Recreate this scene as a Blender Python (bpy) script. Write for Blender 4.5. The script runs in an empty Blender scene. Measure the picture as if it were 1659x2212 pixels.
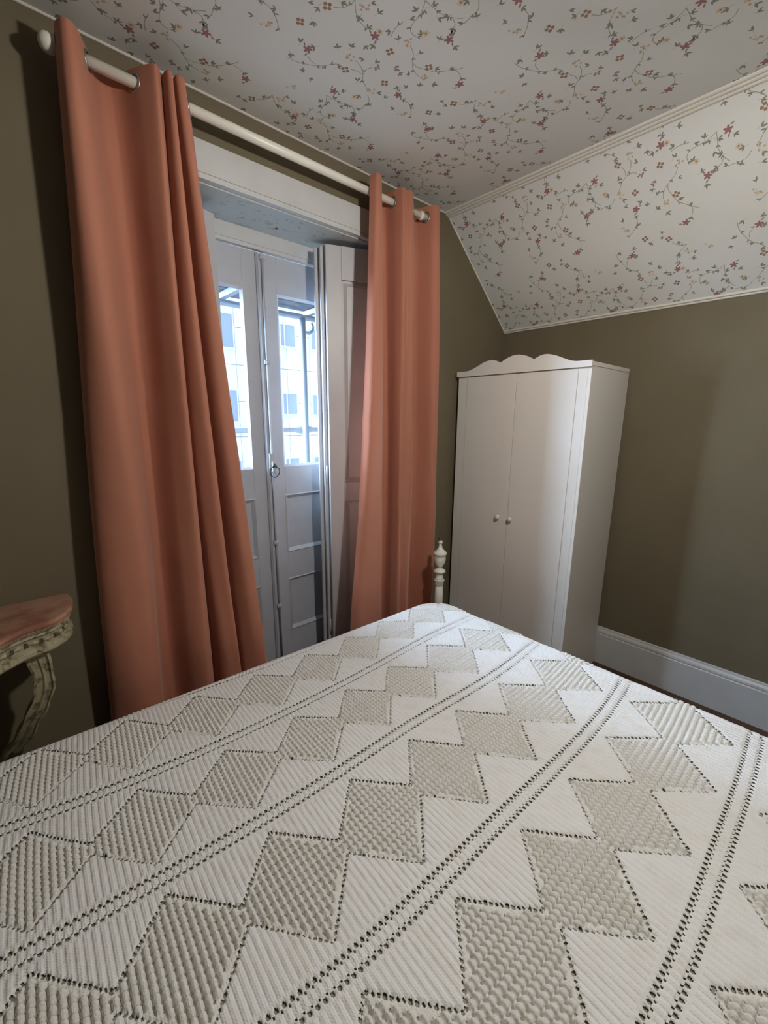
import bpy, bmesh, math, random, json
import numpy as np
from mathutils import Vector, Matrix

C = bpy.context.scene.collection
SC = bpy.context.scene

# ------------------------------------------------------------------ camera, world, exposure
CAMP = (-2.9455, -1.9236, 1.67084)
cam_d = bpy.data.cameras.new('camera'); cam = bpy.data.objects.new('camera', cam_d); C.objects.link(cam)
cam_d.sensor_fit = 'HORIZONTAL'; cam_d.sensor_width = 36.0; cam_d.lens = 915.62 / 1659 * 36.0
cam_d.clip_start = 0.05; cam_d.clip_end = 200
_r = Vector((0.74350429, -0.66870265, 0.00617513)); _u = Vector((0.13977234, 0.16442428, 0.97643656)); _f = Vector((0.65396106, 0.72512166, -0.2157163))
M_ = Matrix(((_r.x, _u.x, -_f.x, CAMP[0]), (_r.y, _u.y, -_f.y, CAMP[1]), (_r.z, _u.z, -_f.z, CAMP[2]), (0, 0, 0, 1)))
cam.matrix_world = M_
SC.camera = cam

W = bpy.data.worlds.new('overcast_sky'); SC.world = W; W.use_nodes = True
_bg = W.node_tree.nodes['Background']; _bg.inputs[0].default_value = (0.60, 0.78, 1.0, 1); _bg.inputs[1].default_value = 2.2
SUN = bpy.data.lights.new('hazy_daylight', 'SUN'); SUN.energy = 82.0; SUN.angle = math.radians(72); SUN.color = (.60, .76, 1.0)
_so = bpy.data.objects.new('hazy_daylight', SUN); C.objects.link(_so); _so.location = (-6, 6, 5)
_so.rotation_euler = Vector((.77, -.61, -.31)).to_track_quat('-Z', 'Y').to_euler()
SC.view_settings.view_transform = 'Standard'; SC.view_settings.look = 'None'
SC.view_settings.gamma = 1.0; SC.view_settings.use_curve_mapping = False
SC.view_settings.exposure = 0.22
SC.cycles.max_bounces = 10; SC.cycles.diffuse_bounces = 6; SC.cycles.transparent_max_bounces = 16
SC.cycles.sample_clamp_indirect = 6.0
SC.cycles.caustics_reflective = False; SC.cycles.caustics_refractive = False
LAMP_POS = (-1.85, -1.70, 2.45); LAMP_POWER = 240.0; LAMP_COL = (1.0, 0.965, 0.905)

# ------------------------------------------------------------------ helpers
def link(o, parent=None):
    C.objects.link(o)
    if parent is not None: o.parent = parent
    return o
def tag(o, label=None, cat=None, group=None, kind=None):
    if label: o['label'] = label
    if cat: o['category'] = cat
    if group: o['group'] = group
    if kind: o['kind'] = kind
    return o
def empty(name, loc=(0, 0, 0), rz=0, parent=None):
    o = bpy.data.objects.new(name, None); link(o, parent); o.location = loc; o.rotation_euler = (0, 0, rz); o.empty_display_size = .1
    return o
def world_child(o, parent, loc):
    """geometry is written in world coordinates; shift it under a thing standing at loc"""
    o.parent = parent; o.location = (-loc[0], -loc[1], -loc[2])
    return o

def mat(name, col, rough=.6, spec=.5, metal=0, noise=None, bump=None, sheen=0, coat=0, emit=None):
    """noise=(scale, col2, lo, hi)  bump=(scale, strength, dist)"""
    m = bpy.data.materials.new(name); m.use_nodes = True; nt = m.node_tree; b = nt.nodes['Principled BSDF']
    b.inputs['Base Color'].default_value = (*col, 1); b.inputs['Roughness'].default_value = rough
    b.inputs['Specular IOR Level'].default_value = spec; b.inputs['Metallic'].default_value = metal
    if sheen: b.inputs['Sheen Weight'].default_value = sheen; b.inputs['Sheen Roughness'].default_value = .5
    if coat: b.inputs['Coat Weight'].default_value = coat
    tc = nt.nodes.new('ShaderNodeTexCoord')
    if noise:
        n = nt.nodes.new('ShaderNodeTexNoise'); n.inputs['Scale'].default_value = noise[0]; n.inputs['Detail'].default_value = 6
        nt.links.new(tc.outputs['Object'], n.inputs['Vector'])
        mr = nt.nodes.new('ShaderNodeMapRange'); mr.inputs[1].default_value = noise[2]; mr.inputs[2].default_value = noise[3]
        nt.links.new(n.outputs['Fac'], mr.inputs[0])
        mx = nt.nodes.new('ShaderNodeMix'); mx.data_type = 'RGBA'
        mx.inputs[6].default_value = (*col, 1); mx.inputs[7].default_value = (*noise[1], 1)
        nt.links.new(mr.outputs[0], mx.inputs[0]); nt.links.new(mx.outputs[2], b.inputs['Base Color'])
    if bump:
        n = nt.nodes.new('ShaderNodeTexNoise'); n.inputs['Scale'].default_value = bump[0]; n.inputs['Detail'].default_value = 4
        nt.links.new(tc.outputs['Object'], n.inputs['Vector'])
        bp = nt.nodes.new('ShaderNodeBump'); bp.inputs['Strength'].default_value = bump[1]; bp.inputs['Distance'].default_value = bump[2]
        nt.links.new(n.outputs['Fac'], bp.inputs['Height']); nt.links.new(bp.outputs[0], b.inputs['Normal'])
    if emit:
        b.inputs['Emission Color'].default_value = (*emit[0], 1); b.inputs['Emission Strength'].default_value = emit[1]
    return m

class MB:
    """mesh builder with material slots"""
    def __init__(s): s.v = []; s.f = []; s.m = []; s.sm = []
    def add(s, vs, fs, mi=0, smooth=False):
        k = len(s.v); s.v += [tuple(v) for v in vs]
        for f in fs: s.f.append([i + k for i in f]); s.m.append(mi); s.sm.append(smooth)
        return s
    def box(s, x0, x1, y0, y1, z0, z1, mi=0, bev=0, rot=None):
        if bev <= 0:
            vs = [(x, y, z) for z in (z0, z1) for y in (y0, y1) for x in (x0, x1)]
            fs = [(0, 2, 3, 1), (4, 5, 7, 6), (0, 1, 5, 4), (2, 6, 7, 3), (0, 4, 6, 2), (1, 3, 7, 5)]
        else:
            bm = bmesh.new(); bmesh.ops.create_cube(bm, size=1)
            for v in bm.verts: v.co = Vector(((x0 + x1) / 2 + v.co.x * (x1 - x0), (y0 + y1) / 2 + v.co.y * (y1 - y0), (z0 + z1) / 2 + v.co.z * (z1 - z0)))
            bmesh.ops.bevel(bm, geom=bm.edges[:], offset=bev, segments=2, profile=.6, affect='EDGES')
            bm.verts.index_update(); vs = [v.co.copy() for v in bm.verts]; fs = [[v.index for v in f.verts] for f in bm.faces]; bm.free()
        if rot: vs = [rot @ Vector(v) for v in vs]
        return s.add(vs, fs, mi)
    def lathe(s, prof, c=(0, 0), seg=24, mi=0, axis='Z', flute=None, smooth=True):
        """prof [(r, h)], around a vertical line through c; axis X/Y: c=(other two)"""
        vs = []; n = len(prof)
        for (r, h) in prof:
            for k in range(seg):
                a = 2 * math.pi * k / seg; rr = r
                if flute and flute[0] <= h <= flute[1]: rr = r * (1 - flute[3] * (0.5 + .5 * math.cos(a * flute[2])))
                p, q = rr * math.cos(a), rr * math.sin(a)
                if axis == 'Z': vs.append((c[0] + p, c[1] + q, h))
                elif axis == 'X': vs.append((h, c[0] + p, c[1] + q))
                else: vs.append((c[0] + p, h, c[1] + q))
        fs = []
        for i in range(n - 1):
            for k in range(seg):
                a, b = i * seg + k, i * seg + (k + 1) % seg
                f = (a, b, b + seg, a + seg); fs.append(f if axis != 'Y' else f[::-1])
        fs.append(tuple(range(seg))[::-1]); fs.append(tuple(range((n - 1) * seg, n * seg)))
        return s.add(vs, fs, mi, smooth)
    def tube(s, pts, r, seg=10, mi=0, closed=False):
        pts = [Vector(p) for p in pts]; n = len(pts); vs = []; up = None
        for i, p in enumerate(pts):
            a = pts[(i - 1) % n] if (closed or i) else p; b = pts[(i + 1) % n] if (closed or i < n - 1) else p
            t = (b - a).normalized()
            if up is None: up = Vector((0, 0, 1)) if abs(t.z) < .9 else Vector((1, 0, 0))
            x = t.cross(up).normalized(); y = x.cross(t).normalized(); up = y
            rr = r[i] if isinstance(r, (list, tuple)) else r
            vs += [p + x * rr * math.cos(2 * math.pi * k / seg) + y * rr * math.sin(2 * math.pi * k / seg) for k in range(seg)]
        fs = []
        for i in range(n if closed else n - 1):
            j = (i + 1) % n
            for k in range(seg): fs.append((i * seg + k, j * seg + k, j * seg + (k + 1) % seg, i * seg + (k + 1) % seg))
        if not closed: fs += [tuple(range(seg)), tuple(range((n - 1) * seg, n * seg))[::-1]]
        return s.add(vs, fs, mi, True)
    def prism(s, poly, a0, a1, axis='Y', mi=0, smooth=False):
        """closed 2D polygon extruded along axis (Y: poly=(x,z), X: poly=(y,z), Z: poly=(x,y))"""
        def P(p, t): return (p[0], t, p[1]) if axis == 'Y' else (t, p[0], p[1]) if axis == 'X' else (p[0], p[1], t)
        n = len(poly); vs = [P(p, a0) for p in poly] + [P(p, a1) for p in poly]
        s.add(vs, [(i, (i + 1) % n, n + (i + 1) % n, n + i) for i in range(n)], mi, smooth)
        k = len(s.v); s.v += vs; s.f += [[k + i for i in range(n)][::-1], [k + n + i for i in range(n)]]; s.m += [mi, mi]; s.sm += [False, False]
        return s
    def build(s, name, mats, parent=None, fix=True, loc=None):
        me = bpy.data.meshes.new(name); me.from_pydata(s.v, [], s.f)
        if not isinstance(mats, (list, tuple)): mats = [mats]
        for m in mats: me.materials.append(m)
        me.polygons.foreach_set('material_index', s.m); me.polygons.foreach_set('use_smooth', s.sm)
        if fix:
            bm = bmesh.new(); bm.from_mesh(me); bmesh.ops.recalc_face_normals(bm, faces=bm.faces[:]); bm.to_mesh(me); bm.free()
        me.update()
        o = bpy.data.objects.new(name, me); link(o, parent)
        if loc is not None: o.location = (-loc[0], -loc[1], -loc[2])
        return o

# ------------------------------------------------------------------ materials
M = {}
M['wall'] = mat('olive_wall_paint', (.160, .130, .082), .75, .25, noise=(3, (.144, .118, .074), .35, .7), bump=(260, .25, .001))
M['paper'] = mat('cream_wallpaper', (.69, .685, .655), .8, .2, noise=(2.5, (.655, .65, .62), .4, .7), bump=(500, .15, .0005))
M['p_stem'] = mat('print_stem', (.30, .30, .235), .8, .2)
M['p_leaf'] = mat('print_leaf', (.235, .235, .19), .8, .2)
M['p_red'] = mat('print_red', (.32, .155, .155), .8, .2)
M['p_rust'] = mat('print_rust', (.31, .19, .13), .8, .2)
M['p_pale'] = mat('print_pale', (.55, .46, .33), .8, .2)
M['p_purple'] = mat('print_purple', (.34, .22, .24), .8, .2)
M['p_halo'] = mat('print_halo', (.62, .50, .34), .8, .2)
M['trim'] = mat('cream_trim', (.66, .63, .56), .5, .4)
M['white'] = mat('white_gloss_paint', (.53, .53, .52), .38, .45, noise=(9, (.49, .49, .48), .4, .75), bump=(40, .08, .001))
M['soffit'] = mat('speckled_old_paint', (.46, .48, .45), .6, .3, noise=(30, (.27, .28, .24), .58, .74))
M['doorp'] = mat('shaded_door_paint', (.43, .445, .48), .4, .45, noise=(9, (.40, .41, .44), .4, .75), bump=(40, .08, .001))  # white paint, greyed and blued to carry the shade of the backlit door
M['shutter'] = mat('shutter_paint', (.44, .435, .44), .42, .45, noise=(7, (.41, .40, .41), .4, .7))
M['floor'] = mat('dark_floorboard', (.085, .040, .020), .35, .4, noise=(8, (.05, .022, .011), .35, .7))
M['floorgap'] = mat('floor_shadow_gap', (.02, .012, .008), .8, .2)
M['wardrobe'] = mat('white_lacquer', (.74, .70, .645), .42, .45)
M['terracotta'] = None
M['steel'] = mat('brushed_steel', (.45, .44, .42), .3, .5, 1)
M['rod'] = mat('ivory_rod_paint', (.78, .75, .66), .35, .5)
M['darkiron'] = mat('dark_wire', (.03, .03, .035), .45, .5)
M['postw'] = mat('ivory_bedpost', (.74, .73, .66), .35, .5, noise=(30, (.60, .58, .48), .5, .75))
M['gold'] = mat('gilt_line', (.42, .33, .16), .45, .5, .4)
M['worn'] = mat('worn_tip', (.08, .055, .04), .6, .3)
M['hole_shade'] = mat('hole_shade_grey', (.30, .29, .235), .95, .1)  # dark tone stands in for the shade inside the eyelet holes
M['mattress'] = mat('mattress_ticking', (.5, .49, .46), .9, .2)
M['bedwood'] = mat('bed_rail', (.62, .61, .55), .5, .4)
M['marble'] = mat('pink_marble', (.40, .22, .15), .22, .5, noise=(9, (.26, .115, .075), .42, .62))
M['carved'] = mat('antique_cream_paint', (.34, .30, .19), .5, .4, noise=(40, (.10, .075, .035), .5, .68))
M['recess'] = mat('dark_gilding', (.07, .05, .025), .5, .4)
M['facade'] = mat('facade_panel', (.80, .82, .80), .7, .3)
M['fjoint'] = mat('facade_joint', (.45, .47, .50), .8, .2)
M['fframe'] = mat('window_frame_white', (.75, .77, .78), .5, .4)
M['fglass'] = mat('far_window_glass', (.33, .37, .46), .2, .5)
M['galv'] = mat('galvanised_tube', (.20, .23, .28), .45, .5, .3)
M['deck'] = mat('scaffold_deck', (.13, .14, .16), .7, .3, noise=(14, (.08, .085, .10), .4, .6))
M['street'] = mat('street_asphalt', (.22, .22, .22), .9, .2)
M['lampmetal'] = mat('lamp_metal', (.5, .48, .42), .3, .5, .8)

def fabric_mat(name, col, trans=.10):
    m = bpy.data.materials.new(name); m.use_nodes = True; nt = m.node_tree; b = nt.nodes['Principled BSDF']; out = nt.nodes['Material Output']
    b.inputs['Base Color'].default_value = (*col, 1); b.inputs['Roughness'].default_value = .72; b.inputs['Specular IOR Level'].default_value = .25
    b.inputs['Sheen Weight'].default_value = .35; b.inputs['Sheen Roughness'].default_value = .45; b.inputs['Sheen Tint'].default_value = (1, .75, .65, 1)
    tc = nt.nodes.new('ShaderNodeTexCoord'); w = nt.nodes.new('ShaderNodeTexWave'); w.wave_type = 'BANDS'; w.bands_direction = 'Z'
    w.inputs['Scale'].default_value = 260; w.inputs['Distortion'].default_value = 1.5
    nt.links.new(tc.outputs['Object'], w.inputs['Vector'])
    n = nt.nodes.new('ShaderNodeTexNoise'); n.inputs['Scale'].default_value = 7; n.inputs['Detail'].default_value = 3; nt.links.new(tc.outputs['Object'], n.inputs['Vector'])
    b1 = nt.nodes.new('ShaderNodeBump'); b1.inputs['Strength'].default_value = .12; b1.inputs['Distance'].default_value = .0006; nt.links.new(w.outputs['Fac'], b1.inputs['Height'])
    b2 = nt.nodes.new('ShaderNodeBump'); b2.inputs['Strength'].default_value = .35; b2.inputs['Distance'].default_value = .012; nt.links.new(n.outputs['Fac'], b2.inputs['Height'])
    nt.links.new(b1.outputs[0], b2.inputs['Normal']); nt.links.new(b2.outputs[0], b.inputs['Normal'])
    t = nt.nodes.new('ShaderNodeBsdfTranslucent'); t.inputs[0].default_value = (*[min(1, c * 1.25) for c in col], 1)
    mx = nt.nodes.new('ShaderNodeMixShader'); mx.inputs[0].default_value = trans
    nt.links.new(b.outputs[0], mx.inputs[1]); nt.links.new(t.outputs[0], mx.inputs[2]); nt.links.new(mx.outputs[0], out.inputs['Surface'])
    return m
M['terracotta'] = fabric_mat('terracotta_cloth', (.42, .168, .105), .07)

def glass_mat():
    m = bpy.data.materials.new('window_glass'); m.use_nodes = True; nt = m.node_tree; nt.nodes.remove(nt.nodes['Principled BSDF']); out = nt.nodes['Material Output']
    t = nt.nodes.new('ShaderNodeBsdfTransparent'); t.inputs[0].default_value = (.93, .96, .97, 1)
    g = nt.nodes.new('ShaderNodeBsdfGlossy'); g.inputs['Roughness'].default_value = .03
    mx = nt.nodes.new('ShaderNodeMixShader'); mx.inputs[0].default_value = .035
    nt.links.new(t.outputs[0], mx.inputs[1]); nt.links.new(g.outputs[0], mx.inputs[2]); nt.links.new(mx.outputs[0], out.inputs['Surface'])
    return m
M['glass'] = glass_mat()

def crochet_mat(name='crochet_cotton', c1=(.77, .765, .75), c2=(.73, .71, .665)):
    m = bpy.data.materials.new(name); m.use_nodes = True; nt = m.node_tree; b = nt.nodes['Principled BSDF']
    b.inputs['Roughness'].default_value = .88; b.inputs['Specular IOR Level'].default_value = .15
    uv = nt.nodes.new('ShaderNodeUVMap'); uv.uv_map = 'stitch'
    n = nt.nodes.new('ShaderNodeTexNoise'); n.inputs['Scale'].default_value = .35; n.inputs['Detail'].default_value = 5; nt.links.new(uv.outputs[0], n.inputs['Vector'])
    mr = nt.nodes.new('ShaderNodeMapRange'); mr.inputs[1].default_value = .5; mr.inputs[2].default_value = .72; nt.links.new(n.outputs['Fac'], mr.inputs[0])
    mx = nt.nodes.new('ShaderNodeMix'); mx.data_type = 'RGBA'; mx.inputs[6].default_value = (*c1, 1); mx.inputs[7].default_value = (*c2, 1)
    nt.links.new(mr.outputs[0], mx.inputs[0]); nt.links.new(mx.outputs[2], b.inputs['Base Color'])
    def wave(scale, d):
        w = nt.nodes.new('ShaderNodeTexWave'); w.wave_type = 'BANDS'; w.bands_direction = d; w.inputs['Scale'].default_value = scale
        w.inputs['Distortion'].default_value = .6; w.inputs['Detail'].default_value = 1; w.inputs['Detail Scale'].default_value = 2
        nt.links.new(uv.outputs[0], w.inputs['Vector']); return w
    a, c = wave(.95, 'Y'), wave(.95, 'X')
    mu = nt.nodes.new('ShaderNodeMath'); mu.operation = 'MULTIPLY'; nt.links.new(a.outputs['Fac'], mu.inputs[0]); nt.links.new(c.outputs['Fac'], mu.inputs[1])
    bp = nt.nodes.new('ShaderNodeBump'); bp.inputs['Strength'].default_value = .55; bp.inputs['Distance'].default_value = .0016
    nt.links.new(mu.outputs[0], bp.inputs['Height']); nt.links.new(bp.outputs[0], b.inputs['Normal'])
    return m
M['crochet'] = crochet_mat(); M['bobble'] = crochet_mat('shaded_bobble_cotton', (.74, .725, .69), (.70, .67, .61))  # same cotton; shading around the bobbles is put into a beiger tone
def shade_mat():
    m = bpy.data.materials.new('added_opal_shade'); m.use_nodes = True; nt = m.node_tree; nt.nodes.remove(nt.nodes['Principled BSDF']); out = nt.nodes['Material Output']
    d = nt.nodes.new('ShaderNodeBsdfDiffuse'); d.inputs[0].default_value = (.95, .94, .91, 1); t = nt.nodes.new('ShaderNodeBsdfTranslucent'); t.inputs[0].default_value = (.95, .94, .91, 1)
    mx = nt.nodes.new('ShaderNodeMixShader'); mx.inputs[0].default_value = .9
    tr = nt.nodes.new('ShaderNodeBsdfTransparent'); m2 = nt.nodes.new('ShaderNodeMixShader'); m2.inputs[0].default_value = .13
    nt.links.new(d.outputs[0], mx.inputs[1]); nt.links.new(t.outputs[0], mx.inputs[2]); nt.links.new(mx.outputs[0], m2.inputs[1]); nt.links.new(tr.outputs[0], m2.inputs[2]); nt.links.new(m2.outputs[0], out.inputs['Surface']); return m
M['shade'] = shade_mat()  # material of the added shade, tuned for how much light reaches the ceiling
# ------------------------------------------------------------------ the room shell
K, H, A = 2.3043, 2.8974, 0.704            # knee height, ceiling height, slope run
XL, YS = -4.7, -4.3                        # far left wall, rear wall
OX0, OX1, OZ, WT = -2.45, -1.19, 2.585, .34   # window opening
fl = MB().box(XL, 0, YS, .3, -.12, -.022).build('floor', M['floorgap']); tag(fl, kind='structure')
pw = .115; xx = 0.0; k = 0; lens_ = [1.9, 2.6, 1.2, 2.2, 1.5]
plank_cache = {}
while xx > XL:
    y = .3; j = k
    while y > YS:
        L = lens_[j % 5]; y1 = max(YS, y - L); key = round(y - y1, 3)
        if key not in plank_cache:
            pb = MB().box(-pw + .003, 0, -(y - y1) + .002, 0, -.022, 0, bev=.0015)
            me_o = pb.build('plank', M['floor'], fl); plank_cache[key] = me_o.data; o = me_o
        else:
            o = bpy.data.objects.new('plank', plank_cache[key]); link(o, fl)
        o.location = (xx, y, random.uniform(-.0006, .0006)); y = y1; j += 1
    xx -= pw; k += 1

wb = MB()
wb.box(XL - .2, OX0, 0, WT, -.1, H); wb.box(OX0, OX1, 0, WT, OZ, H); wb.prism([(OX1, -.1), (.2, -.1), (.2, K), (0, K), (-A, H), (OX1, H)], 0, WT)
tag(wb.build('wall_north', M['wall']), kind='structure')
tag(MB().box(0, .2, YS - .2, 0, -.1, K + .02).build('wall_east', M['wall']), kind='structure')
tag(MB().box(XL - .2, .2, YS - .2, YS, -.1, H).build('wall_south', M['wall']), kind='structure')
tag(MB().box(XL - .2, XL, YS, 0, -.1, H).build('wall_west', M['wall']), kind='structure')

# --- wallpaper: flat printed motifs as coloured shapes in the paper's own face
TILE = json.loads('''{"stems":[[[-1.807,-0.8321],[-1.7957,-0.8152],[-1.7838,-0.7884],[-1.7788,-0.7537],[-1.7689,-0.7322],[-1.7486,-0.7244],[-1.7286,-0.7293]],[[-1.7275,-0.689],[-1.6983,-0.6755],[-1.6742,-0.6495],[-1.6461,-0.6248],[-1.6109,-0.6176]],[[-1.6676,-0.6431],[-1.6434,-0.6433],[-1.6169,-0.6548],[-1.5798,-0.6726],[-1.5552,-0.7016],[-1.5364,-0.7253],[-1.5218,-0.7515]],[[-1.5364,-0.7253],[-1.5137,-0.7266],[-1.4815,-0.716]],[[-1.8034,-0.8309],[-1.7617,-0.8323],[-1.7466,-0.832],[-1.7075,-0.8461],[-1.6755,-0.8705]],[[-1.7012,-0.8494],[-1.6777,-0.8411],[-1.6696,-0.8281]],[[-1.9632,-0.6893],[-1.9453,-0.6692],[-1.9242,-0.6504],[-1.9054,-0.6429],[-1.8762,-0.6392]],[[-1.9965,-0.627],[-1.9764,-0.6431],[-1.9645,-0.6701],[-1.9632,-0.6893]],[[-2.0097,-0.3666],[-1.9785,-0.3707],[-1.9448,-0.3861],[-1.9035,-0.4114],[-1.8726,-0.4523],[-1.8545,-0.4656]],[[-1.9612,-0.4229],[-1.9424,-0.41],[-1.9198,-0.409]],[[-1.8138,-0.4743],[-1.7925,-0.4842],[-1.772,-0.4833]],[[-1.8269,-0.5157],[-1.7988,-0.5104],[-1.7708,-0.491],[-1.7488,-0.464],[-1.7252,-0.4508],[-1.7057,-0.4399]],[[-1.7621,-0.5313],[-1.7716,-0.513],[-1.7663,-0.4885]],[[-1.6882,-0.4189],[-1.6655,-0.4015],[-1.6615,-0.3736],[-1.659,-0.3435]],[[-1.7976,-0.1486],[-1.808,-0.1818],[-1.8054,-0.2174]],[[-1.5651,-0.4936],[-1.5374,-0.4956],[-1.5056,-0.4762],[-1.4805,-0.4485]],[[-2.0242,-0.5268],[-2.0015,-0.5348]]],"leaf":[[-1.457,-0.588],[-1.383,-0.656],[-1.92,-0.715],[-1.883,-0.705],[-1.413,-0.542],[-1.916,-0.656],[-1.872,-0.643],[-1.812,-0.683],[-1.795,-0.756],[-1.783,-0.808],[-1.734,-0.819],[-1.728,-0.743],[-1.772,-0.679],[-1.67,-0.828],[-1.671,-0.771],[-1.614,-0.787],[-1.402,-0.45],[-1.356,-0.466],[-1.901,-0.516],[-1.87,-0.55],[-1.838,-0.585],[-1.817,-0.607],[-1.806,-0.541],[-1.766,-0.556],[-1.404,-0.908],[-1.328,-0.876],[-1.9,-0.859],[-1.889,-0.944],[-1.853,-0.451],[-1.68,-0.686],[-1.673,-0.581],[-1.638,-0.596],[-1.591,-0.682],[-1.551,-0.715],[-1.762,-0.449],[-1.67,-0.454],[-1.773,-0.887],[-1.776,-0.836],[-1.8,-0.79],[-1.712,-0.917],[-1.715,-0.845],[-1.647,-0.903],[-1.662,-0.861],[-1.651,-0.812],[-1.63,-0.453],[-1.57,-0.493],[-1.628,-0.529],[-1.603,-0.549],[-1.573,-0.587],[-1.543,-0.625],[-1.426,-0.594],[-1.521,-0.503],[-1.561,-0.954]],"red":[[-1.369,-0.443],[-1.838,-0.637],[-1.648,-0.792],[-1.798,-0.868],[-1.603,-0.5],[-1.469,-0.696]],"four":[[-1.408,-0.617],[-1.442,-0.516],[-1.76,-0.625],[-1.827,-0.46],[-1.613,-0.671],[-1.681,-0.509]],"pale":[[-1.922,-0.692],[-1.849,-0.508],[-1.742,-0.698],[-1.593,-0.62],[-1.696,-0.441],[-1.514,-0.955],[-1.924,-0.774]],"pur":[[-1.748,-0.547],[-1.693,-0.588]],"ora":[[-1.837,-0.659],[-1.722,-0.899],[-1.722,-0.756]]}''')
PX, PY = .605, .52
def motif_shapes():
    """list of (mat index, polygon pts) for one repeat, in ceiling coordinates"""
    rng = random.Random(11); out = []
    def ell(cx, cy, a, b, ang, mi, n=7, pt=False):
        P = []
        for k in range(n):
            t = 2 * math.pi * k / n; r1 = a * math.cos(t); r2 = b * math.sin(t) * (1 - .35 * math.cos(t) if pt else 1)
            P.append((cx + r1 * math.cos(ang) - r2 * math.sin(ang), cy + r1 * math.sin(ang) + r2 * math.cos(ang)))
        out.append((mi, P))
    def smooth(P, n=5):
        Q = [P[0]] + P + [P[-1]]; R = []
        for i in range(1, len(Q) - 2):
            for k in range(n):
                t = k / n; p0, p1, p2, p3 = Q[i - 1], Q[i], Q[i + 1], Q[i + 2]
                R.append(tuple(.5 * (2 * p1[d] + (p2[d] - p0[d]) * t + (2 * p0[d] - 5 * p1[d] + 4 * p2[d] - p3[d]) * t * t + (3 * p1[d] - p0[d] - 3 * p2[d] + p3[d]) * t ** 3) for d in (0, 1)))
        return R + [P[-1]]
    for s in TILE['stems']:
        R = smooth([tuple(p) for p in s]); w = .0012
        for a, b in zip(R[:-1], R[1:]):
            dx, dy = b[0] - a[0], b[1] - a[1]; L = math.hypot(dx, dy) or 1; nx, ny = -dy / L * w, dx / L * w; ex, ey = dx / L * .0004, dy / L * .0004
            out.append((1, [(a[0] + nx - ex, a[1] + ny - ey), (b[0] + nx + ex, b[1] + ny + ey), (b[0] - nx + ex, b[1] - ny + ey), (a[0] - nx - ex, a[1] - ny - ey)]))
    for s in TILE['stems']:
        R = smooth([tuple(p) for p in s]); acc = 0; sd = 1
        for a, b in zip(R[:-1], R[1:]):
            acc += math.hypot(b[0] - a[0], b[1] - a[1])
            if acc > .048:
                acc = 0; sd = -sd; an = math.atan2(b[1] - a[1], b[0] - a[0]) + sd * .9
                for da, sc in ((0, 1), (-sd * 1.1, .75)):
                    L = .0078 * sc * rng.uniform(.8, 1.1); ell(b[0] + math.cos(an + da) * L, b[1] + math.sin(an + da) * L, L, L * .38, an + da, 2, 8, True)
    for (x, y) in TILE['leaf']:
        a0 = rng.uniform(0, 6.28)
        for da, sc in ((0, 1), (-.95, .85), (.9, .8)) if rng.random() < .75 else ((0, 1), (-.9, .9)):
            a = a0 + da + rng.uniform(-.15, .15); L = .0090 * sc * rng.uniform(.85, 1.15); ell(x + math.cos(a) * L * 1.15, y + math.sin(a) * L * 1.15, L, L * .40, a, 2, 8, True)
        ell(x, y, .0028, .0016, a0, 2, 6)
        out.append((1, [(x + math.cos(a0 + 3.1) * .015 + .0005, y + math.sin(a0 + 3.1) * .015), (x + .0005, y), (x - .0005, y + .0005), (x + math.cos(a0 + 3.1) * .015 - .0005, y + math.sin(a0 + 3.1) * .015 + .0005)]))
    for (x, y) in TILE['red']:
        a0 = rng.uniform(0, 6.28)
        for k in range(5):
            a = a0 + k * 1.2566; ell(x + math.cos(a) * .0090, y + math.sin(a) * .0090, .0085, .0048, a, 3, 9)
        ell(x, y, .004, .004, 0, 3, 8)
        for k in range(2):
            a = a0 + .6 + k * 2.4; ell(x + math.cos(a) * .023, y + math.sin(a) * .023, .008, .003, a + .4, 2, 8, True)
    for (x, y) in TILE['four']:
        a0 = rng.uniform(0, 1.5)
        for k in range(4):
            a = a0 + k * 1.5708; cx, cy = x + math.cos(a) * .0095, y + math.sin(a) * .0095
            ell(cx, cy, .0062, .0062, 0, 4, 9); 
            ell(cx, cy, .0022, .0022, 0, 5, 6)
    for (x, y) in TILE['pale']:
        for k in range(6):
            a = rng.uniform(0, 6.28); r = .004 + .0155 * (k / 5); cx, cy = x + math.cos(a) * r, y + math.sin(a) * r
            ell(cx, cy, .0055, .0047, a, 7 if k % 2 else 5, 8); ell(cx, cy, .0018, .0018, 0, 4, 6)
        out.append((1, [(x - .016, y - .0004), (x + .016, y - .0004), (x + .016, y + .0004), (x - .016, y + .0004)]))
    for (x, y) in TILE['pur']:
        for k in range(7):
            a = rng.uniform(0, 6.28); r = rng.uniform(.003, .013); ell(x + math.cos(a) * r, y + math.sin(a) * r, .0048, .004, a, 6, 8)
    for (x, y) in TILE['ora']:
        for k in range(6):
            a = k * 1.047; ell(x + math.cos(a) * .007, y + math.sin(a) * .007, .0060, .0034, a, 7, 8)
        ell(x, y, .0038, .0034, 0, 4, 8)
    return out
SHAPES = motif_shapes()
PMATS = [M['paper'], M['p_stem'], M['p_leaf'], M['p_red'], M['p_rust'], M['p_pale'], M['p_purple'], M['p_halo']]
LIFT = {1: .00004, 2: .00012, 7: .00020, 5: .00020, 3: .00020, 6: .00020, 4: .00028}
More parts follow.
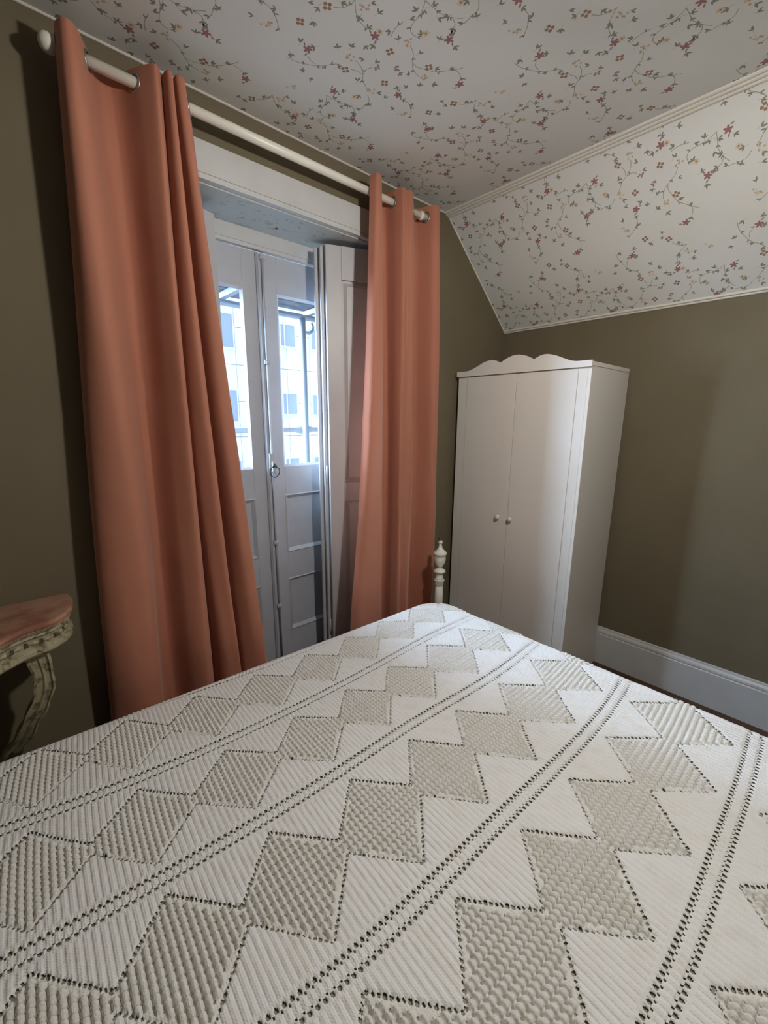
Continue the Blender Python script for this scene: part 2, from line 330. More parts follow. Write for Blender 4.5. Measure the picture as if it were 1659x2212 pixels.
def print_on(mb, conv, x0, x1, y0, y1):
    """stamp the repeat over the rectangle, conv maps (x, y, lift) of the roll to world"""
    for ix in range(math.floor((x0 + 1.93) / PX) - 1, math.ceil((x1 + 1.93) / PX) + 1):
        for iy in range(math.floor((y0 + .96) / PY) - 1, math.ceil((y1 + .96) / PY) + 1):
            ox, oy = ix * PX, iy * PY
            for kq, (mi, P) in enumerate(SHAPES):
                Q = [(p[0] + ox, p[1] + oy) for p in P]
                if min(q[0] for q in Q) < x0 or max(q[0] for q in Q) > x1 or min(q[1] for q in Q) < y0 or max(q[1] for q in Q) > y1: continue
                l = LIFT[mi] + (kq % 7) * .00001 + ((ix + iy) % 2) * .000005; mb.add([conv(q[0], q[1], l) for q in Q], [tuple(range(len(Q)))], mi)
cb = MB(); cb.box(XL - .2, -A, YS - .2, WT, H, H + .15)
print_on(cb, lambda x, y, l: (x, y, H - l), -3.4, -A, -2.6, 0)
tag(cb.build('ceiling', PMATS, fix=False), kind='structure')
SL = math.hypot(H - K, A); sx, sz = -A / SL, (H - K) / SL; nx_, nz_ = -sz, sx      # inward normal points to -x,-z
nx_, nz_ = -(H - K) / SL, -A / SL
sb = MB(); sb.prism([(0, K), (-A, H), (-A, H + .15), (.2, H + .15), (.2, K)], YS - .2, 0)
# roll coordinate X on the slope = -(distance up from the knee line), phase as on the wall; a motif at X=-.22,Y=-.095 equals the ceiling's (-1.235,-.64)
def conv_s(X, Y, l):
    t = -(X - (-1.235) + (-.22)); yy = Y - (-.64) + (-.095)
    return (sx * t + nx_ * l, yy, K + sz * t + nz_ * l)
# in roll space: t in [0,SL] -> X in [-1.015-SL, -1.015]; y in [-2.6,0] -> Y in [-3.145,-.545]
print_on(sb, conv_s, -1.015 - SL, -1.015, -3.345, -.545)
tag(sb.build('ceiling_slope', PMATS, fix=False), kind='structure')

# --- trims
def strip(name, pts, prof, m, n=1):
    """prof: list of (a,b) polygon in the plane perpendicular to the run; pts=(origin, run vector, a axis, b axis)"""
    o, run, ax, bx = map(Vector, pts); mb = MB(); vs = []
    for t in (0, 1):
        for a, b in prof: vs.append(o + run * t + ax * a + bx * b)
    k = len(prof); mb.add(vs, [(i, (i + 1) % k, k + (i + 1) % k, k + i) for i in range(k)] + [tuple(range(k))[::-1], tuple(range(k, 2 * k))])
    ob = mb.build(name, m); tag(ob, kind='structure'); return ob
def ribbed(w, d, n):
    P = [(0, 0)]
    for i in range(n):
        c = (i + .5) * w / n; r = w / n / 2
        P += [(c + r * .92 * math.cos(t), d * (.45 + .55 * math.sin(t))) for t in [math.pi * (1 - q / 6) for q in range(7)]]
    return P + [(w, 0)]
# rib moulding where the flat ceiling meets the slope
strip('trim_1', ((-A, YS, H), (0, -YS, 0), (.939, 0, -.343), (-.343, 0, -.939)), [(-.027, -.006)] + [(a - .027, b + .007) for a, b in ribbed(.054, .009, 3)] + [(.027, -.006)], M['trim'])
strip('trim_2', ((0, YS, K - .004), (0, -YS, 0), (sx, 0, sz), (nx_, 0, nz_)), [(a - .004, b) for a, b in ribbed(.030, .010, 2)], M['trim'])
strip('trim_3', ((XL, 0, H), (-A - XL, 0, 0), (0, -1, 0), (0, 0, -1)), [(0, 0), (.006, 0), (.006, .003), (.003, .006), (0, .006)], M['trim'])
strip('trim_4', ((0, 0, K), (-A, 0, H - K), (0, -1, 0), (nx_, 0, nz_)), [(0, 0), (.006, 0), (.006, .003), (.003, .006), (0, .006)], M['trim'])
BB = [(0, 0), (.022, 0), (.022, .215), (.017, .220), (.020, .228), (.018, .240), (.010, .252), (.008, .262), (0, .265)]
strip('baseboard_east', ((0, YS, 0), (0, -YS, 0), (-1, 0, 0), (0, 0, 1)), BB, M['white'])
strip('baseboard_north', ((OX1 + .135, 0, 0), (-OX1 - .135 - .022, 0, 0), (0, -1, 0), (0, 0, 1)), BB, M['white'])
strip('baseboard_northwest', ((XL, 0, 0), (OX0 - .135 - XL, 0, 0), (0, -1, 0), (0, 0, 1)), BB, M['white'])

# --- French door opening: casing, soffit, head
def casing(name, x0, x1, z0, z1):
    mb = MB(); mb.box(x0, x1, -.024, 0, z0, z1, bev=.003)
    return mb
hb = casing('x', OX0 - .135, OX1 + .135, OZ, 2.722); hb.box(OX0 - .135, OX1 + .135, -.029, -.022, OZ + .022, OZ + .027); hb.box(OX0 - .135, OX1 + .135, -.030, -.020, OZ, OZ + .008)
tag(hb.build('trim_5', M['white']), kind='structure')
tag(casing('x', OX0 - .13, OX0, 0, OZ).build('trim_6', M['white']), kind='structure')
tag(casing('x', OX1, OX1 + .13, 0, OZ).build('trim_7', M['white']), kind='structure')
rv = MB(); rv.box(OX0, OX0 + .008, 0, .26, 0, OZ - .006); rv.box(OX1 - .008, OX1, 0, .26, 0, OZ - .006)
tag(rv.build('trim_8', M['white']), kind='structure')
so = MB(); so.box(OX0, OX1, 0, .262, OZ - .006, OZ)
sof = so.build('trim_9', M['soffit']); tag(sof, kind='structure')
nh = MB(); nh.lathe([(.0085, OZ - .0075), (.0085, OZ - .004)], (-1.78, .17), 12); nh.build('screw_hole', M['darkiron'], sof)
hd = MB(); hd.box(OX0, OX1, .262, WT, 2.515, OZ, mi=0); hd.box(OX0, OX0 + .05, .262, WT, 0, 2.515); hd.box(OX1 - .05, OX1, .262, WT, 0, 2.515)
hd.box(OX0 + .05, OX1 - .05, .27, .30, 2.498, 2.515)
df = hd.build('door_frame', M['white']); tag(df, kind='structure')
tag(MB().box(OX0, OX1, .0, .6, -.1, .004).build('door_sill', M['floor']), kind='structure')

# --- the two leaves of the French door
DY0, DY1 = .300, .338
def leaf(name, xa, xb, xm, side):
    """xa..xb overall, glass from the meeting stile; side=+1: meeting stile on the left"""
    mb = MB(); st = .078; bt = .072
    gx0, gx1 = (xm, xb - .08) if side > 0 else (xa + .08, xm)
    def bx(x0, x1, z0, z1, y0=DY0, y1=DY1, bev=.002): mb.box(x0, x1, y0, y1, z0, z1, bev=bev)
    bx(xa, gx0, .01, 2.498); bx(gx1, xb, .01, 2.498)
    bx(gx0, gx1, 2.317, 2.498); bx(gx0, gx1, 1.222, 1.393); bx(gx0, gx1, .699, .876); bx(gx0, gx1, .01, .363)
    o = mb.build(name, M['doorp']); tag(o, kind='structure')
    # mouldings round the glass and panels (chamfered inner edge)
    for (z0, z1, nm) in ((1.393, 2.317, 'glazing_bead'), (.876, 1.222, 'panel_moulding'), (.363, .699, 'panel_moulding')):
        w = .012 if nm[0] == 'g' else .02; q = MB(); yA, yB = (DY0 + .001, DY0 + .012) if nm[0] == 'g' else (DY0 - .004, DY0 + .014)
        O = [(gx0, z0), (gx1, z0), (gx1, z1), (gx0, z1)]; I = [(gx0 + w, z0 + w), (gx1 - w, z0 + w), (gx1 - w, z1 - w), (gx0 + w, z1 - w)]
        E2 = [(gx0 - .006, z0 - .006), (gx1 + .006, z0 - .006), (gx1 + .006, z1 + .006), (gx0 - .006, z1 + .006)] if nm[0] == 'p' else O
        vs = [(a, DY0 if nm[0] == 'p' else yA, b) for a, b in E2] + [(a, yA, b) for a, b in O] + [(a, yB, b) for a, b in I]
        fs = [(i, (i + 1) % 4, 4 + (i + 1) % 4, 4 + i) for i in range(4)] + [(4 + i, 4 + (i + 1) % 4, 8 + (i + 1) % 4, 8 + i) for i in range(4)]
        q.add(vs, fs); q.build(nm, M['doorp'], o)
    for (z0, z1) in ((.876, 1.222), (.363, .699)):
        MB().box(gx0, gx1, DY0 + .013, DY1 - .008, z0, z1).build('panel', M['doorp'], o)
    MB().box(gx0, gx1, DY0 + .014, DY0 + .018, 1.393, 2.317).build('glass_pane', M['glass'], o)
    return o
d1 = leaf('door_1', -2.40, -1.822, -1.917, -1)
d2 = leaf('door_2', -1.818, -1.24, -1.724, +1)
# astragal, bolt and its furniture on the meeting stile
ab = MB(); ab.prism([(-1.842, .300), (-1.842, .290), (-1.836, .284), (-1.806, .284), (-1.800, .290), (-1.800, .300)], .02, 2.49, 'Z')
ab.box(-1.835, -1.829, .280, .285, .02, 2.49)
ab.build('astragal', M['doorp'], d2)
br = MB(); br.tube([(-1.812, .277, .06), (-1.812, .277, 2.47)], .0065, 8); br.build('bolt_rod', M['doorp'], d2)
for z in (2.47, 1.96, .955, .555):
    gb = MB(); gb.box(-1.828, -1.796, .268, .286, z - .012, z + .012, bev=.004); gb.box(-1.822, -1.802, .262, .270, z - .008, z + .006, bev=.003); gb.build('bolt_guide', M['doorp'], d2)
lb = MB(); lb.box(-1.830, -1.794, .270, .286, 1.385, 1.475, bev=.004); lb.box(-1.820, -1.804, .256, .272, 1.375, 1.43, bev=.003)
lb.build('bolt_handle', M['doorp'], d2)
ring = [(-1.812 + .030 * math.sin(t), .252 + .004 * math.sin(2 * t), 1.372 - .030 * math.cos(t)) for t in [2 * math.pi * i / 24 for i in range(24)]]
rg = MB(); rg.tube(ring, .0026, 6, closed=True); rg.tube([(-1.820, .254, 1.398), (-1.808, .250, 1.412), (-1.798, .256, 1.408), (-1.803, .260, 1.392)], .0035, 6); rg.tube([(-1.830, .254, 1.395), (-1.815, .252, 1.41), (-1.805, .25, 1.418)], .0022, 6)
rg.build('wire_ring', M['darkiron'], d2)

# --- shutters folded back in the reveal
def shutter(name, p0, ang, width, sgn, label, top=2.553):
    """p0 = free end nearest the door middle, leaf runs in direction ang; sgn: side the second leaf hides on"""
    root = empty(name, (p0[0], p0[1], .03)); root.rotation_euler = (0, 0, ang); tag(root, label, 'shutter')
    t = .028
    def leafs(y0, y1, dx, nm):
        mb = MB(); Hh = top - .03
        mb.box(dx, dx + .085, y0, y1, 0, Hh, bev=.003); mb.box(dx + width - .06, dx + width, y0, y1, 0, Hh, bev=.003)
        zs = [0, .16, 1.16, 1.27, 2.36, Hh]
        for a, b in ((0, 1), (2, 3), (4, 5)): mb.box(dx + .085, dx + width - .06, y0, y1, zs[a], zs[b], bev=.002)
        lo = mb.build(nm, M['shutter'], root)
        for a, b in ((1, 2), (3, 4)):
            pn = MB(); x0, x1, z0, z1 = dx + .085, dx + width - .06, zs[a], zs[b]
            ym, yf = (y0 + y1) / 2, y0 + .003
            pn.box(x0, x1, ym, ym + .006, z0, z1)
            I = .03; B2 = .012
            O = [(x0 + B2, z0 + B2), (x1 - B2, z0 + B2), (x1 - B2, z1 - B2), (x0 + B2, z1 - B2)]; J = [(x0 + I, z0 + I), (x1 - I, z0 + I), (x1 - I, z1 - I), (x0 + I, z1 - I)]
            pn.add([(q[0], ym, q[1]) for q in O] + [(q[0], yf, q[1]) for q in J], [(i, (i + 1) % 4, 4 + (i + 1) % 4, 4 + i) for i in range(4)] + [(4, 5, 6, 7)])
            pn.build('panel', M['shutter'], lo)
        return lo
    leafs(-t, 0, 0, 'leaf'); leafs(.006, .006 + t, -.022 if sgn > 0 else .01, 'leaf')
    e = MB()
    e.box(-.045 if sgn > 0 else -.012, .30, .040, .062, 0, top - .03, bev=.003); e.build('leaf', M['shutter'], root)
    for z in (.35, 1.32, 2.12):
        h_ = MB(); h_.lathe([(.0055, z - .05), (.0055, z + .05)], (-.010, .003), 10); h_.build('hinge', M['shutter'], root)
    return root
shutter('window_shutter', (-1.533, .125), math.radians(-21), .36, +1, 'white panelled wooden shutter folded back beside the right curtain')
# left one: mirrored, running towards the left jamb
lsh = shutter('window_shutter', (-2.118, .15), math.radians(180 + 21), .34, -1, 'narrow strip of white wooden shutter showing behind the left curtain', 2.535)
lsh.scale = (1, -1, 1)

# portal so that sky sampling finds the glazing
pd = bpy.data.lights.new('sky_portal', 'AREA'); pd.shape = 'RECTANGLE'; pd.size = 1.3; pd.size_y = 2.5; pd.cycles.is_portal = True
po = bpy.data.objects.new('sky_portal', pd); link(po); po.location = (-1.82, .36, 1.27); po.rotation_euler = (math.radians(-90), 0, 0)
# ------------------------------------------------------------------ outside: scaffold and the block across the street
def gx(x): return -2.945 + (x + 2.945) * 1.2156
tag(MB().box(-60, 60, .7, 60, -6.1, -6).build('street', M['street']), kind='structure')
LB = (6, 15, -6)
blk = empty('apartment_block', LB); tag(blk, 'white panel-clad apartment block with rows of windows beyond the scaffold', 'building')
MB().box(1.09, 28, 15.06, 24, -6, 14).build('wall', M['fjoint'], blk, loc=LB)
pm = MB().box(.009, 1.111, 0, .05, .009, 1.381).build('facade_panel', M['facade'], blk); pm_d = pm.data; first = True
for i in range(-1, 23):
    for j in range(-4, 9):
        if first: o = pm; first = False
        else: o = bpy.data.objects.new('facade_panel', pm_d); link(o, blk)
        o.location = (1.22 + 1.12 * i + .99 - LB[0], 15.0 - LB[1], -.49 + 1.395 * j - LB[2])
wcache = {}
def far_window(x0, x1, z0, z1, mull):
    key = (round(x1 - x0, 2), round(z1 - z0, 2), mull); w, h = x1 - x0, z1 - z0
    if key not in wcache:
        fb = MB(); t = .05
        fb.box(0, w, -.05, .03, 0, t); fb.box(0, w, -.05, .03, h - t, h); fb.box(0, t, -.05, .03, t, h - t); fb.box(w - t, w, -.05, .03, t, h - t)
        if mull: fb.box(w * .30 - .025, w * .30 + .025, -.05, .03, t, h - t)
        fb.box(-.04, w + .04, -.09, .03, -.04, 0)
        f = fb.build('window', M['fframe'], blk); g = MB().box(t, w - t, -.02, .0, t, h - t).build('pane', M['fglass'], f); wcache[key] = (f.data, g.data)
    else:
        f = bpy.data.objects.new('window', wcache[key][0]); link(f, blk); g = bpy.data.objects.new('pane', wcache[key][1]); link(g, f)
    f.location = (x0 - LB[0], 15.0 - LB[1], z0 - LB[2])
for r in range(-2, 3):
    zt = 2.72 + 2.795 * r
    for c_ in (0.0,):
        far_window(3.62 + c_, 4.42 + c_, zt - 1.25, zt + .05, True)
    for (a, b, m_) in ((6.38, 7.13, True), (7.88, 8.63, False), (10.3, 11.05, True), (11.8, 12.55, False), (14.2, 14.95, True)):
        far_window(a, b, zt - .94, zt, m_)

LS = (-.98, 1.3, -6)
sc = empty('scaffold', LS); tag(sc, 'grey steel tube scaffold with deck boards standing outside the glazed door', 'scaffold')
for (x, y) in ((-.957, 1.3), (-3.05, 1.3), (1.15, 1.3)):
    MB().tube([(x, y, -6), (x, y, 2.47)], .029, 12).build('upright', M['galv'], sc, loc=LS)
MB().tube([(-4, 1.335, 1.572), (3, 1.335, 1.572)], .022, 10).build('guard_rail', M['galv'], sc, loc=LS)
for x in (-.957, 1.15, -3.05):
    cp = MB(); cp.lathe([(.012, x - .15), (.022, x - .09), (.034, x - .04), (.038, x), (.034, x + .04), (.022, x + .09), (.012, x + .15)], (1.335, 1.572), 12, axis='X'); cp.build('coupler', M['galv'], sc, loc=LS)
for y in (1.3, .74):
    MB().tube([(-4, y, 2.475), (3, y, 2.475)], .022, 10).build('ledger', M['galv'], sc, loc=LS)
for x in (-3.2, -2.3, -1.62, -.90, -.2, .6, 1.3):
    MB().box(x - .022, x + .022, .74, 1.34, 2.49, 2.53, bev=.004).build('transom', M['galv'], sc, loc=LS)
for k in range(3):
    y0 = .70 + k * .222
    for x0 in (-1.9, .2):
        MB().box(x0, x0 + 2.09, y0, y0 + .212, 2.532, 2.572, bev=.004).build('deck_board', M['deck'], sc, loc=LS)
hk = MB(); hk.tube([(-.915 + .052 * math.cos(t), 1.285, 2.405 + .050 * math.sin(t)) for t in [math.radians(a) for a in range(-150, 60, 15)]], [.010 + .004 * math.sin(i / 4) for i in range(14)], 8)
hk.build('curved_bracket', M['galv'], sc, loc=LS)

# ------------------------------------------------------------------ curtain rod
LR = (-1.78, -.10, 2.762)
rod = empty('curtain_rod', LR); tag(rod, 'long ivory painted curtain rod with round finials above the glazed door', 'curtain rod')
MB().lathe([(.0172, -2.638), (.0172, -.985)], (-.10, 2.762), 20, axis='X').build('pole', M['rod'], rod, loc=LR)
for sg, x in ((-1, -2.638), (1, -.985)):
    fb = MB(); P = [(.0175, 0), (.023, .001), (.024, .008), (.018, .014), (.018, .022), (.024, .030), (.029, .042), (.031, .056), (.028, .072), (.020, .084), (.008, .091), (.001, .092)]
    fb.lathe([(r * .86, x + sg * (h * .68 - .008)) for r, h in P], (-.10, 2.762), 20, axis='X'); fb.build('finial', M['rod'], rod, loc=LR)
for x in (-2.60, -1.04):
    bb = MB(); bb.lathe([(.024, -.010), (.024, 0)], (x, 2.762), 14, axis='Y'); bb.lathe([(.008, -.085), (.008, -.008)], (x, 2.762), 10, axis='Y'); bb.lathe([(.022, x - .009), (.022, x + .009)], (-.10, 2.762), 18, axis='X')
    bb.build('bracket', M['rod'], rod, loc=LR)

# ------------------------------------------------------------------ curtains
def catmull(P, n):
    P = np.array(P, float); Q = np.vstack([2 * P[0] - P[1], P, 2 * P[-1] - P[-2]]); out = []
    for i in range(1, len(Q) - 2):
        for k in range(n):
            t = k / n; out.append(.5 * (2 * Q[i] + (Q[i + 1] - Q[i - 1]) * t + (2 * Q[i - 1] - 5 * Q[i] + 4 * Q[i + 1] - Q[i + 2]) * t * t + (3 * Q[i] - Q[i - 1] - 3 * Q[i + 1] + Q[i + 2]) * t ** 3))
    return np.array(out + [Q[-2]])
def curtain(name, nodes, ztop, zbot, label, seed):
    """nodes: (y, [(x,z)*3]) measured at three heights; x(z) is a smooth curve through them"""
    rng = random.Random(seed); nz = 110; zs = np.linspace(ztop, zbot, nz)
    X = []; Y = []
    for y, xz in nodes:
        zz = [p[1] for p in xz]; xv = [p[0] for p in xz]; c2 = np.polyfit(zz, xv, 2); c1 = np.polyfit(zz[1:], xv[1:], 1)
        x = np.where(zs >= zz[2], np.polyval(c2, np.clip(zs, zz[2], 2.82)), np.polyval(c2, zz[2]) + .75 * c1[0] * (zs - zz[2])); X.append(x); Y.append(np.full(nz, y))
    X = np.array(X); Y = np.array(Y)
    loc = (float(X[:, 0].mean()), -.10, 0)
    root = empty(name, loc); tag(root, label, 'curtain')
    n = 12; rows = []
    ph = [rng.uniform(0, 6.28) for _ in range(6)]
    for j in range(nz):
        P = catmull(np.stack([X[:, j], Y[:, j]], 1), n); s = np.linspace(0, 1, len(P)); z = zs[j]; d = (ztop - z) / (ztop - zbot)
        P[:, 1] += .006 * d * np.sin(9 * s * 6.28 + 3 * z + ph[0]) + .004 * np.sin(5 * z + 7 * s + ph[1]) * d
        P[:, 0] += .004 * d * np.sin(4.1 * z + 23 * s + ph[2])
        # soft horizontal creases
        P[:, 1] += .0035 * np.exp(-((z - 1.72 - .06 * np.sin(8 * s + ph[3])) / .03) ** 2) - .003 * np.exp(-((z - 1.10 - .05 * np.sin(6 * s + ph[4])) / .03) ** 2)
        P[:, 1] = np.minimum(P[:, 1], -.034)
        rows.append(np.column_stack([P, np.full(len(P), z)]))
    V = np.concatenate(rows); m = len(rows[0]); F = [(j * m + i, j * m + i + 1, (j + 1) * m + i + 1, (j + 1) * m + i) for j in range(nz - 1) for i in range(m - 1)]
    mb = MB(); mb.add([tuple(v) for v in V], F, 0, True); o = mb.build('cloth', M['terracotta'], root, fix=False, loc=loc)
    # eyelets where the cloth crosses the rod
    jj = int(np.argmin(abs(zs - 2.762))); P = rows[jj]
    for i in range(m - 1):
        a, b = P[i], P[i + 1]
        if (a[1] + .1) * (b[1] + .1) < 0:
            t = (-.1 - a[1]) / (b[1] - a[1]); c = a + (b - a) * t; tg = Vector((b - a)).normalized(); up = Vector((0, 0, 1))
            pts = [Vector((c[0], -.1, 2.762)) + tg * .0245 * math.cos(q) + up * .0245 * math.sin(q) for q in [2 * math.pi * k / 22 for k in range(22)]]
            e = MB(); e.tube(pts, .0042, 8, closed=True); e.build('eyelet', M['steel'], root, loc=loc)
    return root
LN = [(-.045, [(-2.652, 2.545), (-2.695, 1.83), (-2.745, 0.866)]), (-.12, [(-2.664, 2.5), (-2.695, 1.83), (-2.74, 0.87)]), (-.17, [(-2.644, 2.496), (-2.655, 1.823), (-2.662, 0.891)]), (-.16, [(-2.598, 2.514), (-2.591, 1.828), (-2.588, 0.866)]),
      (-.045, [(-2.530, 2.603), (-2.520, 1.845), (-2.547, 0.794)]), (-.045, [(-2.475, 2.603), (-2.480, 1.845), (-2.500, 0.794)]), (-.13, [(-2.425, 2.605), (-2.435, 1.845), (-2.448, 0.79)]), (-.17, [(-2.388, 2.592), (-2.393, 1.843), (-2.396, 0.801)]), (-.12, [(-2.362, 2.6), (-2.368, 1.85), (-2.362, 0.76)]),
      (-.05, [(-2.365, 2.653), (-2.369, 1.854), (-2.348, 0.734)]), (-.13, [(-2.360, 2.65), (-2.360, 1.854), (-2.335, 0.734)]), (-.168, [(-2.350, 2.611), (-2.335, 1.849), (-2.300, 0.757)]), (-.168, [(-2.331, 2.611), (-2.310, 1.849), (-2.264, 0.757)]), (-.12, [(-2.324, 2.65), (-2.299, 1.86), (-2.247, 0.70)]),
      (-.05, [(-2.325, 2.672), (-2.294, 1.86), (-2.240, 0.697)]), (-.13, [(-2.319, 2.65), (-2.280, 1.86), (-2.222, 0.70)]), (-.168, [(-2.310, 2.623), (-2.258, 1.854), (-2.190, 0.714)]), (-.168, [(-2.284, 2.623), (-2.225, 1.854), (-2.135, 0.714)]), (-.12, [(-2.266, 2.66), (-2.207, 1.86), (-2.112, 0.67)]), (-.045, [(-2.234, 2.703), (-2.182, 1.869), (-2.084, 0.641)])]
RN = [(-.13, [(-1.44, 2.571), (-1.483, 1.679), (-1.571, 0.647)]), (-.17, [(-1.425, 2.562), (-1.452, 1.679), (-1.518, 0.645)]), (-.16, [(-1.378, 2.578), (-1.371, 1.68), (-1.393, 0.604)]), (-.10, [(-1.335, 2.6), (-1.32, 1.68), (-1.33, .58)]),
      (-.045, [(-1.285, 2.648), (-1.262, 1.681), (-1.285, 0.517)]), (-.05, [(-1.255, 2.648), (-1.232, 1.681), (-1.25, 0.517)]), (-.12, [(-1.250, 2.63), (-1.24, 1.681), (-1.258, 0.55)]), (-.165, [(-1.235, 2.613), (-1.228, 1.681), (-1.25, 0.568)]), (-.15, [(-1.200, 2.62), (-1.185, 1.681), (-1.205, 0.56)]), (-.165, [(-1.174, 2.63), (-1.146, 1.682), (-1.163, 0.537)]),
      (-.12, [(-1.115, 2.65), (-1.095, 1.682), (-1.11, .50)]), (-.045, [(-1.055, 2.705), (-1.02, 1.683), (-1.035, 0.445)]), (-.05, [(-1.02, 2.7), (-.99, 1.683), (-1.0, 0.445)]), (-.14, [(-.985, 2.688), (-0.955, 1.683), (-0.955, 0.465)]), (-.155, [(-.945, 2.70), (-.91, 1.683), (-.91, .45)]), (-.12, [(-0.915, 2.716), (-0.882, 1.683), (-0.881, 0.431)])]
curtain('curtain', LN, 2.803, .03, 'wide terracotta eyelet curtain bunched at the left of the glazed door', 5)
curtain('curtain', RN, 2.815, .03, 'narrower terracotta eyelet curtain hanging between the door and the wardrobe', 8)

# ------------------------------------------------------------------ wardrobe
WX, WY0, WY1 = -.566, -.914, -.034; LW = (-.30, (WY0 + WY1) / 2, 0)
wr = empty('wardrobe', LW); tag(wr, 'tall white two-door wardrobe with scalloped top rail in the corner', 'wardrobe')
b = MB(); T = .018
b.box(WX, -.036, WY0, WY0 + T, 0, 1.962, bev=.0015); b.box(WX, -.036, WY1 - T, WY1, 0, 1.962, bev=.0015)
b.box(WX + .02, -.036, WY0 + T, WY1 - T, 1.93, 1.948); b.box(WX + .02, -.036, WY0 + T, WY1 - T, .08, .098); b.box(-.046, -.036, WY0 + T, WY1 - T, .098, 1.93)
b.box(WX + .03, WX + .048, WY0 + T, WY1 - T, 0, .08)
b.build('body', M['wardrobe'], wr, loc=LW)
for y0, y1 in ((WY0 + T, -.845), (-.106, WY1 - T)):
    MB().box(WX - .001, WX + .017, y0, y1, .0, 1.944, bev=.0015).build('front_stile', M['wardrobe'], wr, loc=LW)
for (y0, y1, ky) in ((-.8435, -.4755, -.507), (-.4725, -.1075, -.415)):
    d = MB().box(WX - .003, WX + .015, y0, y1, .085, 1.940, bev=.002).build('door', M['wardrobe'], wr, loc=LW)
    kn = MB(); kn.lathe([(.006, WX - .003), (.0065, WX - .012), (.012, WX - .017), (.0155, WX - .024), (.0145, WX - .031), (.009, WX - .035), (.001, WX - .036)], (ky, 1.047), 18, axis='X')
    kn.build('knob', M['wardrobe'], d)
ctr = (WY0 + WY1) / 2
def crown_z(y):
    s = abs(y - ctr)
    if s < .112: return 2.008 + .037 * math.cos(s / .112 * math.pi / 2)
    if s < .178: return 2.008 + .022 * math.sin((s - .112) / .066 * math.pi / 2)
    if s < .375: return 1.976 + .054 * (.5 + .5 * math.cos((s - .178) / .197 * math.pi))
    return 1.976
ys = sorted(set([round(WY0 - .004 + (WY1 - WY0 + .008) * i / 96, 4) for i in range(97)] + [ctr - .112, ctr + .112]))
poly = [(ys[0], 1.944)] + [(y, crown_z(y)) for y in ys] + [(ys[-1], 1.944)]
cr = MB(); cr.prism(poly, WX - .018, WX - .002, 'X'); 
cr.box(WX - .006, WX + .001, WY0 + .0, WY1 - .0, 1.945, 1.962)
cr.build('scalloped_rail', M['wardrobe'], wr, loc=LW)
sr = MB(); sr.box(WX - .002, -.036, WY0 - .003, WY0 + .014, 1.950, 1.972, bev=.001); sr.box(WX - .002, -.036, WY1 - .014, WY1 + .003, 1.950, 1.972, bev=.001); sr.build('side_rail', M['wardrobe'], wr, loc=LW)

# ------------------------------------------------------------------ console table on the window wall
LC = (-3.15, -.12, 0)
ct = empty('console_table', LC); tag(ct, 'carved cream console with serpentine pink marble top against the wall at the left edge', 'console table')
half = [(-2.832, -.004), (-2.824, -.06), (-2.825, -.11), (-2.834, -.160), (-2.855, -.205), (-2.885, -.236), (-2.915, -.252), (-2.945, -.258), (-2.975, -.270), (-3.00, -.290), (-3.03, -.315), (-3.07, -.340), (-3.12, -.354), (-3.17, -.357)]
def mirror(P): return P + [(-6.34 - x, y) for x, y in P[:-1]][::-1]
def inset(P, d):
    c = (-3.17, -.0); out = []
    for i, (x, y) in enumerate(P):
        a = P[max(0, i - 1)]; q = P[min(len(P) - 1, i + 1)]; tx, ty = q[0] - a[0], q[1] - a[1]; L = math.hypot(tx, ty) or 1; nx, ny = ty / L, -tx / L
        if nx * (c[0] - x) + ny * (-.1 - y) < 0: nx, ny = -nx, -ny
        out.append((x + nx * d, min(y + ny * d, -.004)))
    return out
full = mirror(half)
def layered(name, layers, m):
    mb = MB(); rings = [(inset(full, d), z) for d, z in layers]; n = len(full); vs = [(x, y, z) for P, z in rings for x, y in P]
    fs = [(r * n + i, r * n + (i + 1) % n, (r + 1) * n + (i + 1) % n, (r + 1) * n + i) for r in range(len(rings) - 1) for i in range(n)]
    mb.add(vs, fs, 0, False); mb.add([(x, y, rings[0][1]) for x, y in rings[0][0]], [tuple(range(n))]); mb.add([(x, y, rings[-1][1]) for x, y in rings[-1][0]], [tuple(range(n))])
    return mb.build(name, m, ct, loc=LC)
layered('marble_top', [(.006, 1.0185), (.0, 1.016), (-.002, 1.008), (.0, 1.001), (.006, .997), (.004, .993)], M['marble'])
layered('apron', [(.012, .993), (.010, .986), (.018, .980), (.012, .974), (.020, .968), (.024, .966), (.024, .938), (.018, .934), (.010, .926), (.009, .915), (.016, .907), (.022, .903)], M['carved'])
